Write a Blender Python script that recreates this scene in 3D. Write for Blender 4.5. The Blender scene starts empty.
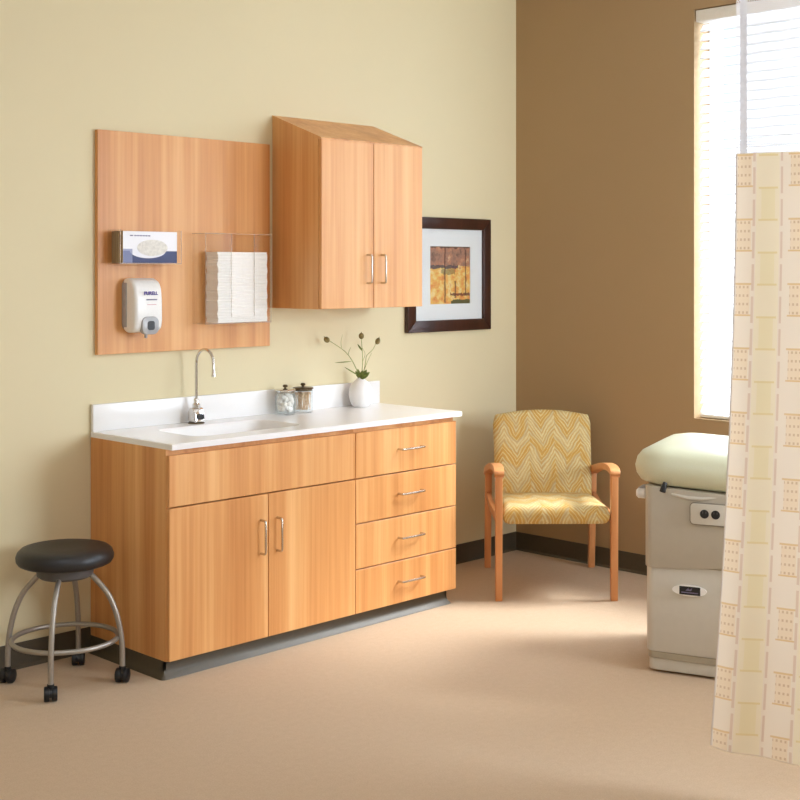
import bpy, bmesh, math, random
from mathutils import Vector, Matrix
random.seed(7)
S = bpy.context.scene
COL = S.collection
R = math.radians

# ------------------------------------------------------------------ helpers
def lin(c):
    return c/12.92 if c <= .04045 else ((c+.055)/1.055)**2.4
def rgb(r, g, b):
    return (lin(r/255), lin(g/255), lin(b/255), 1)

class NT:
    """small wrapper to wire shader nodes"""
    def __init__(self, name):
        self.m = bpy.data.materials.new(name); self.m.use_nodes = True
        self.t = self.m.node_tree; self.t.nodes.clear()
        self.out = self.n('ShaderNodeOutputMaterial')
    def n(self, typ, **kw):
        d = self.t.nodes.new(typ)
        for k, v in kw.items():
            if k.startswith('i_'):
                key = k[2:]
                key = int(key) if key.isdigit() else key.replace('_', ' ')
                s = d.inputs[key]
                if hasattr(v, 'bl_rna') and isinstance(v, bpy.types.NodeSocket): self.t.links.new(v, s)
                else: s.default_value = v
            else: setattr(d, k, v)
        return d
    def link(self, a, b): self.t.links.new(a, b)
    def math(self, op, a, b=None, c=None, clamp=False):
        d = self.n('ShaderNodeMath', operation=op, use_clamp=clamp)
        for i, v in enumerate((a, b, c)):
            if v is None: continue
            if isinstance(v, (int, float)): d.inputs[i].default_value = v
            else: self.link(v, d.inputs[i])
        return d.outputs[0]
    def mix(self, fac, a, b, mode='MIX'):
        d = self.n('ShaderNodeMix', data_type='RGBA', blend_type=mode)
        for s, v in ((d.inputs[0], fac), (d.inputs[6], a), (d.inputs[7], b)):
            if isinstance(v, (int, float, tuple)): s.default_value = v
            else: self.link(v, s)
        return d.outputs[2]
    def ramp(self, fac, stops):
        d = self.n('ShaderNodeValToRGB'); e = d.color_ramp.elements
        while len(e) < len(stops): e.new(.5)
        for el, (p, c) in zip(e, stops): el.position = p; el.color = c
        self.link(fac, d.inputs[0]); return d.outputs[0]
    def noise(self, vec, scale, detail=2., rough=.5):
        d = self.n('ShaderNodeTexNoise', i_Scale=scale, i_Detail=detail, i_Roughness=rough)
        if vec is not None: self.link(vec, d.inputs['Vector'])
        return d.outputs[0]
    def coords(self, which='Object', scale=(1, 1, 1), rand=False):
        tc = self.n('ShaderNodeTexCoord').outputs[which]
        if rand:
            oi = self.n('ShaderNodeObjectInfo').outputs['Random']
            off = self.n('ShaderNodeVectorMath', operation='SCALE'); off.inputs[0].default_value = (7.3, 3.1, 5.7)
            self.link(oi, off.inputs['Scale'])
            ad = self.n('ShaderNodeVectorMath', operation='ADD'); self.link(tc, ad.inputs[0]); self.link(off.outputs[0], ad.inputs[1])
            tc = ad.outputs[0]
        mp = self.n('ShaderNodeMapping'); mp.inputs['Scale'].default_value = scale
        self.link(tc, mp.inputs[0]); return mp.outputs[0]
    def bsdf(self, col, rough=.5, metal=0., bump=None, bstr=.2, bdist=.002, **kw):
        p = self.n('ShaderNodeBsdfPrincipled')
        p.inputs['Roughness'].default_value = rough; p.inputs['Metallic'].default_value = metal
        if isinstance(col, tuple): p.inputs['Base Color'].default_value = col
        else: self.link(col, p.inputs['Base Color'])
        for k, v in kw.items(): p.inputs[k].default_value = v
        if bump is not None:
            b = self.n('ShaderNodeBump', i_Strength=bstr, i_Distance=bdist)
            self.link(bump, b.inputs['Height']); self.link(b.outputs[0], p.inputs['Normal'])
        self.p = p; return p.outputs[0]
    def done(self, sh):
        self.link(sh, self.out.inputs[0]); return self.m

def plain(name, col, rough=.5, metal=0., nscale=40., var=.06, bstr=.05, **kw):
    t = NT(name); v = t.coords(); f = t.noise(v, nscale, 3.)
    dark = tuple(c*(1-var) for c in col[:3])+(1,); lite = tuple(min(1, c*(1+var)) for c in col[:3])+(1,)
    c = t.ramp(f, [(.3, dark), (.7, lite)])
    return t.done(t.bsdf(c, rough, metal, f, bstr, .001, **kw))

class MB:
    """collects shapes in one bmesh, then links them as one object"""
    def __init__(self): self.bm = bmesh.new()
    def _new(self, fn):
        b2 = bmesh.new(); fn(b2); bmesh.ops.recalc_face_normals(b2, faces=b2.faces)
        me = bpy.data.meshes.new('tmp'); b2.to_mesh(me); b2.free()
        self.bm.from_mesh(me); bpy.data.meshes.remove(me); return self
    def box(self, x0, x1, y0, y1, z0, z1, bev=0., seg=2, M=None):
        def f(b):
            r = bmesh.ops.create_cube(b, size=1)
            for v in b.verts:
                v.co = Vector(((x0+x1)/2+v.co.x*(x1-x0), (y0+y1)/2+v.co.y*(y1-y0), (z0+z1)/2+v.co.z*(z1-z0)))
            if bev: bmesh.ops.bevel(b, geom=list(b.edges), offset=bev, segments=seg, profile=.5, affect='EDGES')
            if M is not None: bmesh.ops.transform(b, matrix=M, verts=b.verts)
        return self._new(f)
    def prism(self, poly, a, b_, axis='x', bev=0., seg=2, M=None):
        """poly of (u,v): axis x -> (y,z); y -> (x,z); z -> (x,y)"""
        def P(u, v, w): return {'x': (w, u, v), 'y': (u, w, v), 'z': (u, v, w)}[axis]
        def f(b):
            A = [b.verts.new(P(u, v, a)) for u, v in poly]; B = [b.verts.new(P(u, v, b_)) for u, v in poly]
            n = len(poly); b.faces.new(A); b.faces.new(B[::-1])
            for i in range(n): b.faces.new((A[i], B[i], B[(i+1) % n], A[(i+1) % n]))
            bmesh.ops.recalc_face_normals(b, faces=b.faces)
            if bev:
                ed = [e for e in b.edges if e.calc_face_angle(0) > R(28)]
                bmesh.ops.bevel(b, geom=ed, offset=bev, segments=seg, profile=.5, affect='EDGES', clamp_overlap=True)
            if M is not None: bmesh.ops.transform(b, matrix=M, verts=b.verts)
        return self._new(f)
    def lathe(self, prof, n=32, M=None, cx=0, cy=0):
        """prof: (r,z) from bottom to top"""
        def f(b):
            rings = []
            for r, z in prof:
                if r < 1e-6: rings.append([b.verts.new((cx, cy, z))])
                else: rings.append([b.verts.new((cx+r*math.cos(2*math.pi*i/n), cy+r*math.sin(2*math.pi*i/n), z)) for i in range(n)])
            for A, B in zip(rings, rings[1:]):
                for i in range(n):
                    j = (i+1) % n
                    a = [A[0]] if len(A) == 1 else [A[i], A[j]]
                    c = [B[0]] if len(B) == 1 else [B[j], B[i]]
                    if len(a)+len(c) > 2: b.faces.new(a+c)
            if len(rings[0]) > 1: b.faces.new(rings[0][::-1])
            if len(rings[-1]) > 1: b.faces.new(rings[-1])
            if M is not None: bmesh.ops.transform(b, matrix=M, verts=b.verts)
        return self._new(f)
    def tube(self, pts, rad, n=12, closed=False, M=None):
        pts = [Vector(p) for p in pts]; k = len(pts)
        rr = rad if isinstance(rad, (list, tuple)) else [rad]*k
        def f(b):
            rings = []; prev = None
            for i, p in enumerate(pts):
                if closed: t = pts[(i+1) % k]-pts[i-1]
                else: t = pts[min(i+1, k-1)]-pts[max(i-1, 0)]
                t.normalize()
                if prev is None:
                    a = Vector((0, 0, 1)) if abs(t.z) < .9 else Vector((1, 0, 0))
                    u = t.cross(a).normalized()
                else: u = (prev-t*prev.dot(t)).normalized()
                prev = u; w = t.cross(u)
                rings.append([b.verts.new(p+(u*math.cos(2*math.pi*j/n)+w*math.sin(2*math.pi*j/n))*rr[i]) for j in range(n)])
            m = k if closed else k-1
            for i in range(m):
                A, B = rings[i], rings[(i+1) % k]
                for j in range(n): b.faces.new((A[j], A[(j+1) % n], B[(j+1) % n], B[j]))
            if not closed: b.faces.new(rings[0][::-1]); b.faces.new(rings[-1])
            if M is not None: bmesh.ops.transform(b, matrix=M, verts=b.verts)
        return self._new(f)
    def ball(self, c, rx, ry=None, rz=None, M=None, seg=20):
        ry = ry or rx; rz = rz or rx
        def f(b):
            bmesh.ops.create_uvsphere(b, u_segments=seg, v_segments=seg//2+2, radius=1)
            for v in b.verts: v.co = Vector((v.co.x*rx, v.co.y*ry, v.co.z*rz))
            if M is not None: bmesh.ops.transform(b, matrix=M, verts=b.verts)
            bmesh.ops.translate(b, vec=Vector(c), verts=b.verts)
        return self._new(f)
    def build(self, name, mat, parent=None, smooth=35, label=None):
        me = bpy.data.meshes.new(name); self.bm.to_mesh(me); self.bm.free()
        return link_mesh(name, me, mat, parent, smooth, label)

def link_mesh(name, me, mat, parent=None, smooth=35, label=None):
    if smooth:
        for p in me.polygons: p.use_smooth = True
        me.set_sharp_from_angle(angle=R(smooth))
    for m in (mat if isinstance(mat, list) else [mat]): me.materials.append(m)
    o = bpy.data.objects.new(name, me); COL.objects.link(o)
    if parent is not None: o.parent = parent
    if label: o['label'] = label
    return o
def tag(o, label, cat, group=None):
    o['label'] = label; o['category'] = cat
    if group: o['group'] = group
    return o
def thing(name, label, cat, loc=(0, 0, 0), rz=0., group=None):
    o = bpy.data.objects.new(name, None); o.empty_display_size = .1; COL.objects.link(o)
    o.location = loc; o.rotation_euler = (0, 0, rz); return tag(o, label, cat, group)
def struct(o): o['kind'] = 'structure'; return o
def arc(cx, cy, r, a0, a1, n):
    return [(cx+r*math.cos(R(a0+(a1-a0)*i/n)), cy+r*math.sin(R(a0+(a1-a0)*i/n))) for i in range(n+1)]
def rrect(x0, x1, y0, y1, r, n=5):
    return (arc(x1-r, y0+r, r, -90, 0, n)+arc(x1-r, y1-r, r, 0, 90, n)+arc(x0+r, y1-r, r, 90, 180, n)+arc(x0+r, y0+r, r, 180, 270, n))
def smoothline(pts, n=6):
    """Catmull-Rom through pts"""
    P = [Vector(p) for p in pts]; out = []
    for i in range(len(P)-1):
        a, b, c, d = P[max(i-1, 0)], P[i], P[i+1], P[min(i+2, len(P)-1)]
        for k in range(n):
            t = k/n
            out.append(.5*((2*b)+(c-a)*t+(2*a-5*b+4*c-d)*t*t+(3*b-a-3*c+d)*t**3))
    out.append(P[-1]); return out
def text_mesh(body, size, name, mat, parent, M, depth=.0006, bold=0.):
    cu = bpy.data.curves.new('tmptext', 'FONT'); cu.body = body; cu.size = size; cu.extrude = depth; cu.offset = bold
    cu.align_x = 'CENTER'; cu.align_y = 'CENTER'
    ob = bpy.data.objects.new('tmptext', cu); COL.objects.link(ob)
    dg = bpy.context.evaluated_depsgraph_get(); dg.update()
    me = bpy.data.meshes.new_from_object(ob.evaluated_get(dg)); bpy.data.objects.remove(ob); bpy.data.curves.remove(cu)
    me.transform(M); me.materials.clear()
    return link_mesh(name, me, mat, parent, 0)

# ------------------------------------------------------------------ materials
def wood(name, c0, c1, c2, rough=.38):
    t = NT(name)
    v = t.coords('Object', (1, 1, .035), True)
    a = t.noise(v, 9., 3., .55)
    b = t.noise(t.coords('Object', (1, 1, .02), True), 55., 3., .6)
    f = t.math('ADD', t.math('MULTIPLY', a, .7), t.math('MULTIPLY', b, .3))
    c = t.ramp(f, [(.34, c0), (.5, c1), (.66, c2)])
    return t.done(t.bsdf(c, rough, 0, b, .04, .001))
M = {}
M['wood'] = wood('maple_laminate', rgb(198, 131, 71), rgb(218, 155, 93), rgb(234, 180, 119))
M['chairwood'] = wood('chair_maple', rgb(202, 134, 80), rgb(212, 146, 92), rgb(222, 158, 104), .35)
M['gapwood'] = plain('cabinet_core', rgb(110, 62, 32), .7)
M['counter'] = plain('solid_surface_white', rgb(240, 238, 236), .22, nscale=300, var=.015, bstr=0)
M['metal'] = plain('brushed_nickel', rgb(205, 198, 186), .25, 1., 200, .05)
M['chrome'] = plain('chrome', rgb(215, 212, 208), .12, 1., 50, .02, 0)
M['stoolmetal'] = plain('silver_grey_paint', rgb(165, 158, 148), .35, .55, 150, .05)
M['black'] = plain('black_vinyl', rgb(38, 37, 38), .42, 0, 400, .1, .05)
M['hubgrey'] = plain('dark_grey_plastic', rgb(90, 88, 88), .5)
M['blackplastic'] = plain('black_plastic', rgb(22, 22, 24), .4)
M['cove'] = plain('dark_vinyl_base', rgb(78, 69, 52), .5, 0, 60, .06)
M['white'] = plain('white_plastic', rgb(238, 236, 232), .3, nscale=80, var=.02)
M['greyplastic'] = plain('grey_plastic', rgb(172, 172, 174), .25)
M['darkframe'] = wood('espresso_wood', rgb(48, 24, 16), rgb(58, 30, 20), rgb(70, 38, 26), .3)
M['mat'] = plain('mat_board', rgb(238, 238, 238), .8, var=.01)
M['paper'] = plain('white_paper', rgb(246, 243, 238), .85, nscale=120, var=.02)
M['ceil'] = plain('ceiling_tile', rgb(235, 232, 225), .9)
M['lampmat'] = None
M['tablebody'] = plain('warm_grey_enamel', rgb(202, 197, 186), .38, nscale=30, var=.015, bstr=.01)
M['tableband'] = plain('taupe_band', rgb(168, 158, 138), .45, nscale=30, var=.02)
M['pad'] = plain('sage_vinyl', rgb(208, 210, 184), .32, nscale=250, var=.03, bstr=.05)
M['pod'] = plain('olive_pod', rgb(128, 112, 62), .7, nscale=90, var=.35)
M['stem'] = plain('green_stem', rgb(152, 156, 92), .6, nscale=70, var=.25)
M['leaf'] = plain('green_leaf', rgb(128, 140, 62), .5, nscale=60, var=.3)
M['navy'] = plain('navy_print', rgb(38, 48, 96), .5)
M['purple'] = plain('purple_print', rgb(72, 48, 140), .5)
M['redprint'] = plain('pink_print', rgb(205, 130, 140), .5)
M['greyprint'] = plain('grey_print', rgb(120, 112, 140), .5)
M['bronze'] = plain('dark_bronze', rgb(96, 80, 58), .35, .8)
M['cotton'] = plain('cotton', rgb(245, 242, 238), .95, nscale=120, var=.06, bstr=.5)
M['swab'] = plain('swab_wood', rgb(226, 196, 160), .8, nscale=120, var=.12)

def m_wall(name, col, v=.02):
    t = NT(name); co = t.coords(); f = t.noise(co, 2.2, 2.); g = t.noise(co, 420., 2.)
    c = t.mix(t.math('MULTIPLY', f, 1.), tuple(x*(1-v) for x in col[:3])+(1,), tuple(min(1, x*(1+v)) for x in col[:3])+(1,))
    return t.done(t.bsdf(c, .72, 0, g, .06, .001))
M['cream'] = m_wall('cream_paint', rgb(222, 209, 171))
M['brown'] = m_wall('brown_paint', rgb(168, 140, 102))
def m_carpet():
    t = NT('beige_carpet'); co = t.coords()
    g = t.noise(co, 210., 3., .7); h = t.noise(co, 700., 2.)
    f = t.math('ADD', t.math('MULTIPLY', g, .75), t.math('MULTIPLY', h, .25))
    f = t.math('ADD', t.math('MULTIPLY', f, .8), t.math('MULTIPLY', t.noise(co, 38., 3., .6), .2))
    c = t.ramp(f, [(.30, rgb(182, 157, 130)), (.5, rgb(194, 169, 141)), (.70, rgb(206, 181, 154))])
    return t.done(t.bsdf(c, .95, 0, g, .25, .003))
M['carpet'] = m_carpet()
def m_clear(name, tint=(1, 1, 1, 1), refl=.06, body=.0):
    """thin clear sheet: mostly straight through, with a mirror share that grows at grazing angles"""
    t = NT(name)
    tr = t.n('ShaderNodeBsdfTransparent', i_Color=tint); gl = t.n('ShaderNodeBsdfGlossy', i_Roughness=.04)
    lw = t.n('ShaderNodeLayerWeight', i_Blend=.5)
    k = t.math('ADD', t.math('MULTIPLY', t.math('POWER', lw.outputs['Facing'], 5.), .5), refl, clamp=True)
    mx = t.n('ShaderNodeMixShader'); t.link(k, mx.inputs[0]); t.link(tr.outputs[0], mx.inputs[1]); t.link(gl.outputs[0], mx.inputs[2])
    return t.done(mx.outputs[0])
M['acrylic'] = m_clear('clear_acrylic', (.975, .975, .97, 1), .012)
def m_edge():
    t = NT('acrylic_edge'); d = t.n('ShaderNodeBsdfDiffuse', i_Color=rgb(214, 190, 168)); tr = t.n('ShaderNodeBsdfTransparent')
    gl = t.n('ShaderNodeBsdfGlossy', i_Roughness=.15); m1 = t.n('ShaderNodeMixShader', i_0=.3); m2 = t.n('ShaderNodeMixShader', i_0=.42)
    t.link(d.outputs[0], m1.inputs[1]); t.link(gl.outputs[0], m1.inputs[2]); t.link(tr.outputs[0], m2.inputs[1]); t.link(m1.outputs[0], m2.inputs[2])
    return t.done(m2.outputs[0])
M['edge'] = m_edge()
M['glass'] = m_clear('window_glass', (.97, .98, .98, 1), .03)
M['jarglass'] = m_clear('jar_glass', (.97, .98, .975, 1), .04)
def m_slat():
    t = NT('white_slat'); f = t.noise(t.coords(), 80.)
    c = t.ramp(f, [(.3, rgb(238, 238, 240)), (.7, rgb(246, 246, 248))])
    a = t.bsdf(c, .5); tl = t.n('ShaderNodeBsdfTranslucent'); t.link(c, tl.inputs[0])
    mx = t.n('ShaderNodeMixShader', i_0=.5); t.link(a, mx.inputs[1]); t.link(tl.outputs[0], mx.inputs[2])
    return t.done(mx.outputs[0])
M['slat'] = m_slat()

def m_chair():
    """flame-stitch weave in gold, cream and grey, on UV metres"""
    t = NT('flame_stitch_fabric')
    uv = t.n('ShaderNodeUVMap'); sp = t.n('ShaderNodeSeparateXYZ'); t.link(uv.outputs[0], sp.inputs[0])
    u, v = sp.outputs[0], sp.outputs[1]
    co = t.n('ShaderNodeMapping'); co.inputs['Scale'].default_value = (1, 1, 1); t.link(uv.outputs[0], co.inputs[0])
    wob = t.noise(co.outputs[0], 9., 2.)
    uu = t.math('ADD', u, t.math('MULTIPLY', t.math('SUBTRACT', wob, .5), .035))
    tri = t.math('PINGPONG', uu, .066)                         # zigzag across
    col = t.n('ShaderNodeTexWhiteNoise', noise_dimensions='1D'); t.link(t.math('FLOOR', t.math('DIVIDE', uu, .132)), col.inputs['W'])
    h = t.math('ADD', v, t.math('MULTIPLY', tri, 1.55))
    big = t.noise(co.outputs[0], 6., 2.)
    h2 = t.math('ADD', t.math('ADD', h, t.math('MULTIPLY', big, .22)), t.math('MULTIPLY', col.outputs[0], .07))
    ph = t.math('FRACT', t.math('DIVIDE', h2, .170))
    c = t.ramp(ph, [(0., rgb(204, 186, 134)), (.2, rgb(212, 198, 148)), (.36, rgb(184, 166, 128)), (.48, rgb(202, 162, 80)), (.62, rgb(194, 146, 62)), (.76, rgb(208, 180, 112)), (.88, rgb(186, 168, 128)), (1., rgb(204, 186, 134))])
    hf = t.math('ADD', h, t.math('MULTIPLY', t.noise(co.outputs[0], 22., 2.), .022))
    fine = t.math('PINGPONG', hf, .013)
    msk = t.noise(co.outputs[0], 13., 2.)
    c2 = t.mix(t.math('MULTIPLY', t.math('GREATER_THAN', fine, .0078), t.math('MULTIPLY', msk, 1.3)), c, rgb(196, 150, 70))
    c2 = t.mix(t.math('MULTIPLY', t.math('LESS_THAN', fine, .0036), t.math('MULTIPLY', msk, 1.1)), c2, rgb(222, 206, 150))
    sp2 = t.noise(co.outputs[0], 130., 3., .7)
    c3 = t.mix(t.math('MULTIPLY', t.math('GREATER_THAN', sp2, .52), .25), c2, rgb(178, 158, 112))
    return t.done(t.bsdf(c3, .85, 0, sp2, .3, .002))
M['fabric'] = m_chair()

def m_curtain():
    """woven checks: dotted squares, dashed lines and pale yellow patches, on UV metres"""
    t = NT('curtain_weave')
    uv = t.n('ShaderNodeUVMap'); sp = t.n('ShaderNodeSeparateXYZ'); t.link(uv.outputs[0], sp.inputs[0])
    U, V = sp.outputs[0], sp.outputs[1]
    def band(x, a, b): return t.math('MULTIPLY', t.math('GREATER_THAN', x, a), t.math('LESS_THAN', x, b))
    def AND(*k):
        r = k[0]
        for q in k[1:]: r = t.math('MULTIPLY', r, q)
        return r
    per, vp = .150, .190
    u = t.math('MODULO', t.math('ADD', U, .0), per)            # dotted column | dash | yellow column | dash
    v = t.math('MODULO', V, vp)
    col = rgb(242, 228, 208)
    c = t.mix(band(u, .060, .124), col, rgb(244, 231, 202))     # yellow column ground
    dots_col = band(u, .006, .046)
    sq = band(v, .0, .095)
    c = t.mix(t.math('MULTIPLY', AND(dots_col, sq), .55), c, rgb(240, 214, 176))
    du = t.math('PINGPONG', u, .0057); dv = t.math('PINGPONG', t.math('ADD', v, .002), .0125)
    dot = AND(dots_col, sq, t.math('GREATER_THAN', du, .0030), t.math('GREATER_THAN', dv, .0088))
    c = t.mix(t.math('MULTIPLY', dot, .55), c, rgb(196, 158, 118))
    bar = AND(band(u, .0, .050), t.math('MAXIMUM', band(v, .0, .005), band(v, .092, .098)))
    c = t.mix(t.math('MULTIPLY', bar, .65), c, rgb(222, 184, 116))
    dash = AND(t.math('MAXIMUM', band(u, .050, .057), band(u, .128, .134)), t.math('LESS_THAN', t.math('MODULO', t.math('ADD', V, .02), .095), .078))
    c = t.mix(t.math('MULTIPLY', dash, .42), c, rgb(206, 164, 132))
    yel = AND(band(u, .074, .112), band(v, .095, .185))
    c = t.mix(t.math('MULTIPLY', yel, .4), c, rgb(238, 223, 166))
    ybar = AND(band(u, .066, .120), t.math('MAXIMUM', band(v, .090, .096), band(v, .184, .190)))
    c = t.mix(t.math('MULTIPLY', ybar, .6), c, rgb(230, 208, 136))
    hem = t.math('LESS_THAN', U, .004)
    c = t.mix(t.math('MULTIPLY', hem, .5), c, rgb(205, 195, 190))
    w = t.noise(t.coords(), 500., 2.)
    a = t.bsdf(c, .85, 0, w, .15, .001)
    tl = t.n('ShaderNodeBsdfTranslucent'); t.link(c, tl.inputs[0])
    mx = t.n('ShaderNodeMixShader', i_0=.35); t.link(a, mx.inputs[1]); t.link(tl.outputs[0], mx.inputs[2])
    return t.done(mx.outputs[0])
M['curtain'] = m_curtain()
def m_mesh():
    t = NT('curtain_net')
    uv = t.n('ShaderNodeUVMap'); sp = t.n('ShaderNodeSeparateXYZ'); t.link(uv.outputs[0], sp.inputs[0])
    U, V = sp.outputs[0], sp.outputs[1]
    row = t.math('FLOOR', t.math('DIVIDE', V, .0056))
    us = t.math('ADD', U, t.math('MULTIPLY', t.math('MODULO', row, 2.), .0033))
    fu = t.math('SUBTRACT', t.math('FRACT', t.math('DIVIDE', us, .0066)), .5); fv = t.math('SUBTRACT', t.math('FRACT', t.math('DIVIDE', V, .0056)), .5)
    d = t.math('ADD', t.math('MULTIPLY', fu, fu), t.math('MULTIPLY', fv, fv))
    hole = t.math('LESS_THAN', d, .115)
    w = t.n('ShaderNodeBsdfDiffuse', i_Color=rgb(240, 240, 243)); tr = t.n('ShaderNodeBsdfTransparent')
    tl = t.n('ShaderNodeBsdfTranslucent', i_Color=rgb(240, 240, 243)); m0 = t.n('ShaderNodeMixShader', i_0=.5)
    t.link(w.outputs[0], m0.inputs[1]); t.link(tl.outputs[0], m0.inputs[2])
    mx = t.n('ShaderNodeMixShader'); t.link(hole, mx.inputs[0]); t.link(m0.outputs[0], mx.inputs[1]); t.link(tr.outputs[0], mx.inputs[2])
    return t.done(mx.outputs[0])
M['net'] = m_mesh()
M['hem'] = plain('white_hem', rgb(226, 224, 232), .8, var=.02)

def m_art(x0, x1, z0, z1):
    """loose abstract landscape: plum-brown sky, dark blue line, orange and yellow ground, green foot"""
    t = NT('abstract_print')
    tc = t.n('ShaderNodeTexCoord').outputs['Object']; sp = t.n('ShaderNodeSeparateXYZ'); t.link(tc, sp.inputs[0])
    u = t.math('DIVIDE', t.math('SUBTRACT', sp.outputs[0], x0), x1-x0); v = t.math('DIVIDE', t.math('SUBTRACT', sp.outputs[2], z0), z1-z0)
    n1 = t.noise(tc, 24., 4., .7); n2 = t.noise(tc, 45., 3., .6); n3 = t.noise(tc, 8., 2.)
    vv = t.math('ADD', v, t.math('MULTIPLY', t.math('SUBTRACT', n2, .5), .10))
    sky = t.ramp(n1, [(.30, rgb(112, 80, 70)), (.47, rgb(166, 124, 104)), (.58, rgb(190, 128, 98)), (.70, rgb(220, 188, 150))])
    gr = t.ramp(n1, [(.28, rgb(190, 84, 40)), (.42, rgb(236, 158, 84)), (.54, rgb(240, 194, 104)), (.62, rgb(244, 220, 156)), (.74, rgb(216, 126, 66))])
    c = t.mix(t.math('GREATER_THAN', vv, .66), gr, sky)
    def band(x, a, b): return t.math('MULTIPLY', t.math('GREATER_THAN', x, a), t.math('LESS_THAN', x, b))
    c = t.mix(t.math('MULTIPLY', t.math('MULTIPLY', band(vv, .61, .67), t.math('LESS_THAN', u, .70)), .85), c, rgb(48, 52, 82))
    c = t.mix(t.math('MULTIPLY', t.math('MULTIPLY', band(vv, .52, .60), band(u, .28, .62)), .6), c, rgb(98, 96, 60))
    uu = t.math('ADD', u, t.math('MULTIPLY', t.math('SUBTRACT', n2, .5), .05))
    for a, lo, hi in ((.37, .02, .98), (.63, .10, .40), (.89, .15, .95)):
        c = t.mix(t.math('MULTIPLY', t.math('MULTIPLY', band(uu, a-.018, a+.018), band(v, lo, hi)), .75), c, rgb(92, 50, 36))
    c = t.mix(t.math('MULTIPLY', t.math('MULTIPLY', band(vv, .14, .185), t.math('GREATER_THAN', u, .5)), .85), c, rgb(96, 34, 32))
    c = t.mix(t.math('MULTIPLY', t.math('MULTIPLY', t.math('LESS_THAN', vv, .07), t.math('GREATER_THAN', u, .52)), .9), c, rgb(60, 82, 50))
    c = t.mix(t.math('MULTIPLY', t.math('GREATER_THAN', vv, .975), .8), c, rgb(62, 50, 44))
    return t.done(t.bsdf(c, .6))
def m_emit(name, col, s):
    t = NT(name); e = t.n('ShaderNodeEmission', i_Color=col, i_Strength=s); return t.done(e.outputs[0])

# ------------------------------------------------------------------ room
XL, YF, ZC = -7.0, -6.5, 3.12
WY0, WY1, WZ0, WZ1 = -3.05, -1.146, .822, 2.86          # window seen in the photo
struct(MB().box(XL-.15, .2, YF-.15, .15, -.12, 0).build('floor', M['carpet'], smooth=0))
struct(MB().box(XL-.15, .2, YF-.15, .15, ZC, ZC+.12).build('ceiling', M['ceil'], smooth=0))
struct(MB().box(XL-.15, .2, 0, .15, 0, ZC).build('wall_back', M['cream'], smooth=0))
struct(MB().box(XL-.15, XL, YF, 0, 0, ZC).build('wall_left', M['ceil'], smooth=0))
struct(MB().box(XL-.15, .2, YF-.15, YF, 0, ZC).build('wall_front', M['ceil'], smooth=0))
w = MB()
for y0, y1, z0, z1 in ((YF, WY0, 0, ZC), (WY0, WY1, 0, WZ0), (WY0, WY1, WZ1, ZC), (WY1, 0, 0, ZC)):
    w.box(0, .2, y0, y1, z0, z1)
struct(w.build('wall_right', M['brown'], smooth=0))
def skirting(name, pts, d):
    return None
BP = [(0, .0), (0, .1), (-.004, .1), (-.006, .012), (-.014, .003), (-.016, 0)]      # cove profile (offset into the room, height)
def base_y(name, x0, x1): struct(MB().prism([(o_, z) for o_, z in BP], x0, x1, 'x').build(name, M['cove']))
def base_x(name, y0, y1): struct(MB().prism([(o_, z) for o_, z in BP], y0, y1, 'y').build(name, M['cove']))
base_y('baseboard_back', -1.138, -.0005); base_y('baseboard_left', XL, -2.7325)
base_x('baseboard_right', YF, -.0005)
def window(name, y0, y1):
    r = MB()
    for a in ((y0, y0+.05, WZ0, WZ1), (y1-.05, y1, WZ0, WZ1), (y0+.05, y1-.05, WZ0, WZ0+.05), (y0+.05, y1-.05, WZ1-.05, WZ1), ((y0+y1)/2-.02, (y0+y1)/2+.02, WZ0+.05, WZ1-.05)):
        r.box(.14, .19, a[0], a[1], a[2], a[3], .004, 1)
    fr = struct(r.build(name, M['white']))
    MB().box(.162, .168, y0+.05, y1-.05, WZ0+.05, WZ1-.05).build('window_pane', M['glass'], fr, 0)
window('window_1', WY0, WY1)
struct(MB().box(.0, .14, WY0, WY1, WZ0-.001, WZ0+.004).build('trim_1', M['brown']))

# ---- venetian blind
bl = thing('venetian_blind', 'white venetian blind with closed slats filling the tall bright window', 'blind', (0.05, WY1, WZ0))
H = WZ1-WZ0; L = WY1-WY0
MB().box(-.045, .03, -L+.01, -.006, H-.062, H-.004, .004).build('headrail', M['white'], bl)
s = MB(); z = .05; n = 0
while z < H-.085:
    s.box(-.025, .025, -L+.012, -.012, -.0012, .0012, M=Matrix.Translation((0, 0, z)) @ Matrix.Rotation(R(-52), 4, 'Y')); z += .0452
s.build('slats', M['slat'], bl)
MB().box(-.022, .022, -L+.012, -.012, .008, .024, .004).build('bottom_rail', M['white'], bl)
for yy in (-.11, -.80, -1.48): MB().tube([(-.026, yy, .02), (-.026, yy, H-.06)], .0012, 6).build('ladder_cord', M['white'], bl)

# ------------------------------------------------------------------ base cabinets
BX0, BX1, BXM, BD, BTOP, BBOT = -2.7312, -1.106, -1.7545, -.552, .877, .066
def toe(parent, x0, x1, side0, side1):
    m = MB(); yf = -.520; fl = .022
    prof = [(yf+.01, 0), (yf-fl, 0), (yf-fl+.003, .006), (yf-.006, .016), (yf, .03), (yf, BBOT), (yf+.01, BBOT)]
    m.prism(prof, x0, x1, 'x')
    for sd, xs, sg in ((side0, x0, -1), (side1, x1, 1)):
        if sd:
            m.prism([(xs-sg*.01, 0), (xs+sg*fl, 0), (xs+sg*(fl-.003), .006), (xs+sg*.006, .016), (xs, .03), (xs, BBOT), (xs-sg*.01, BBOT)], -.002, yf, 'y')
            # rounded outer corner of the cove
            cv = [(0.0, BBOT), (.0005, .03), (.006, .016), (fl-.003, .006), (fl, 0)]
            m.lathe([(r if r > 0 else 1e-4, z_) for r, z_ in cv][::-1], 24, cx=xs, cy=yf)
    return m.build('toe_kick', M['cove'], parent)
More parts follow.
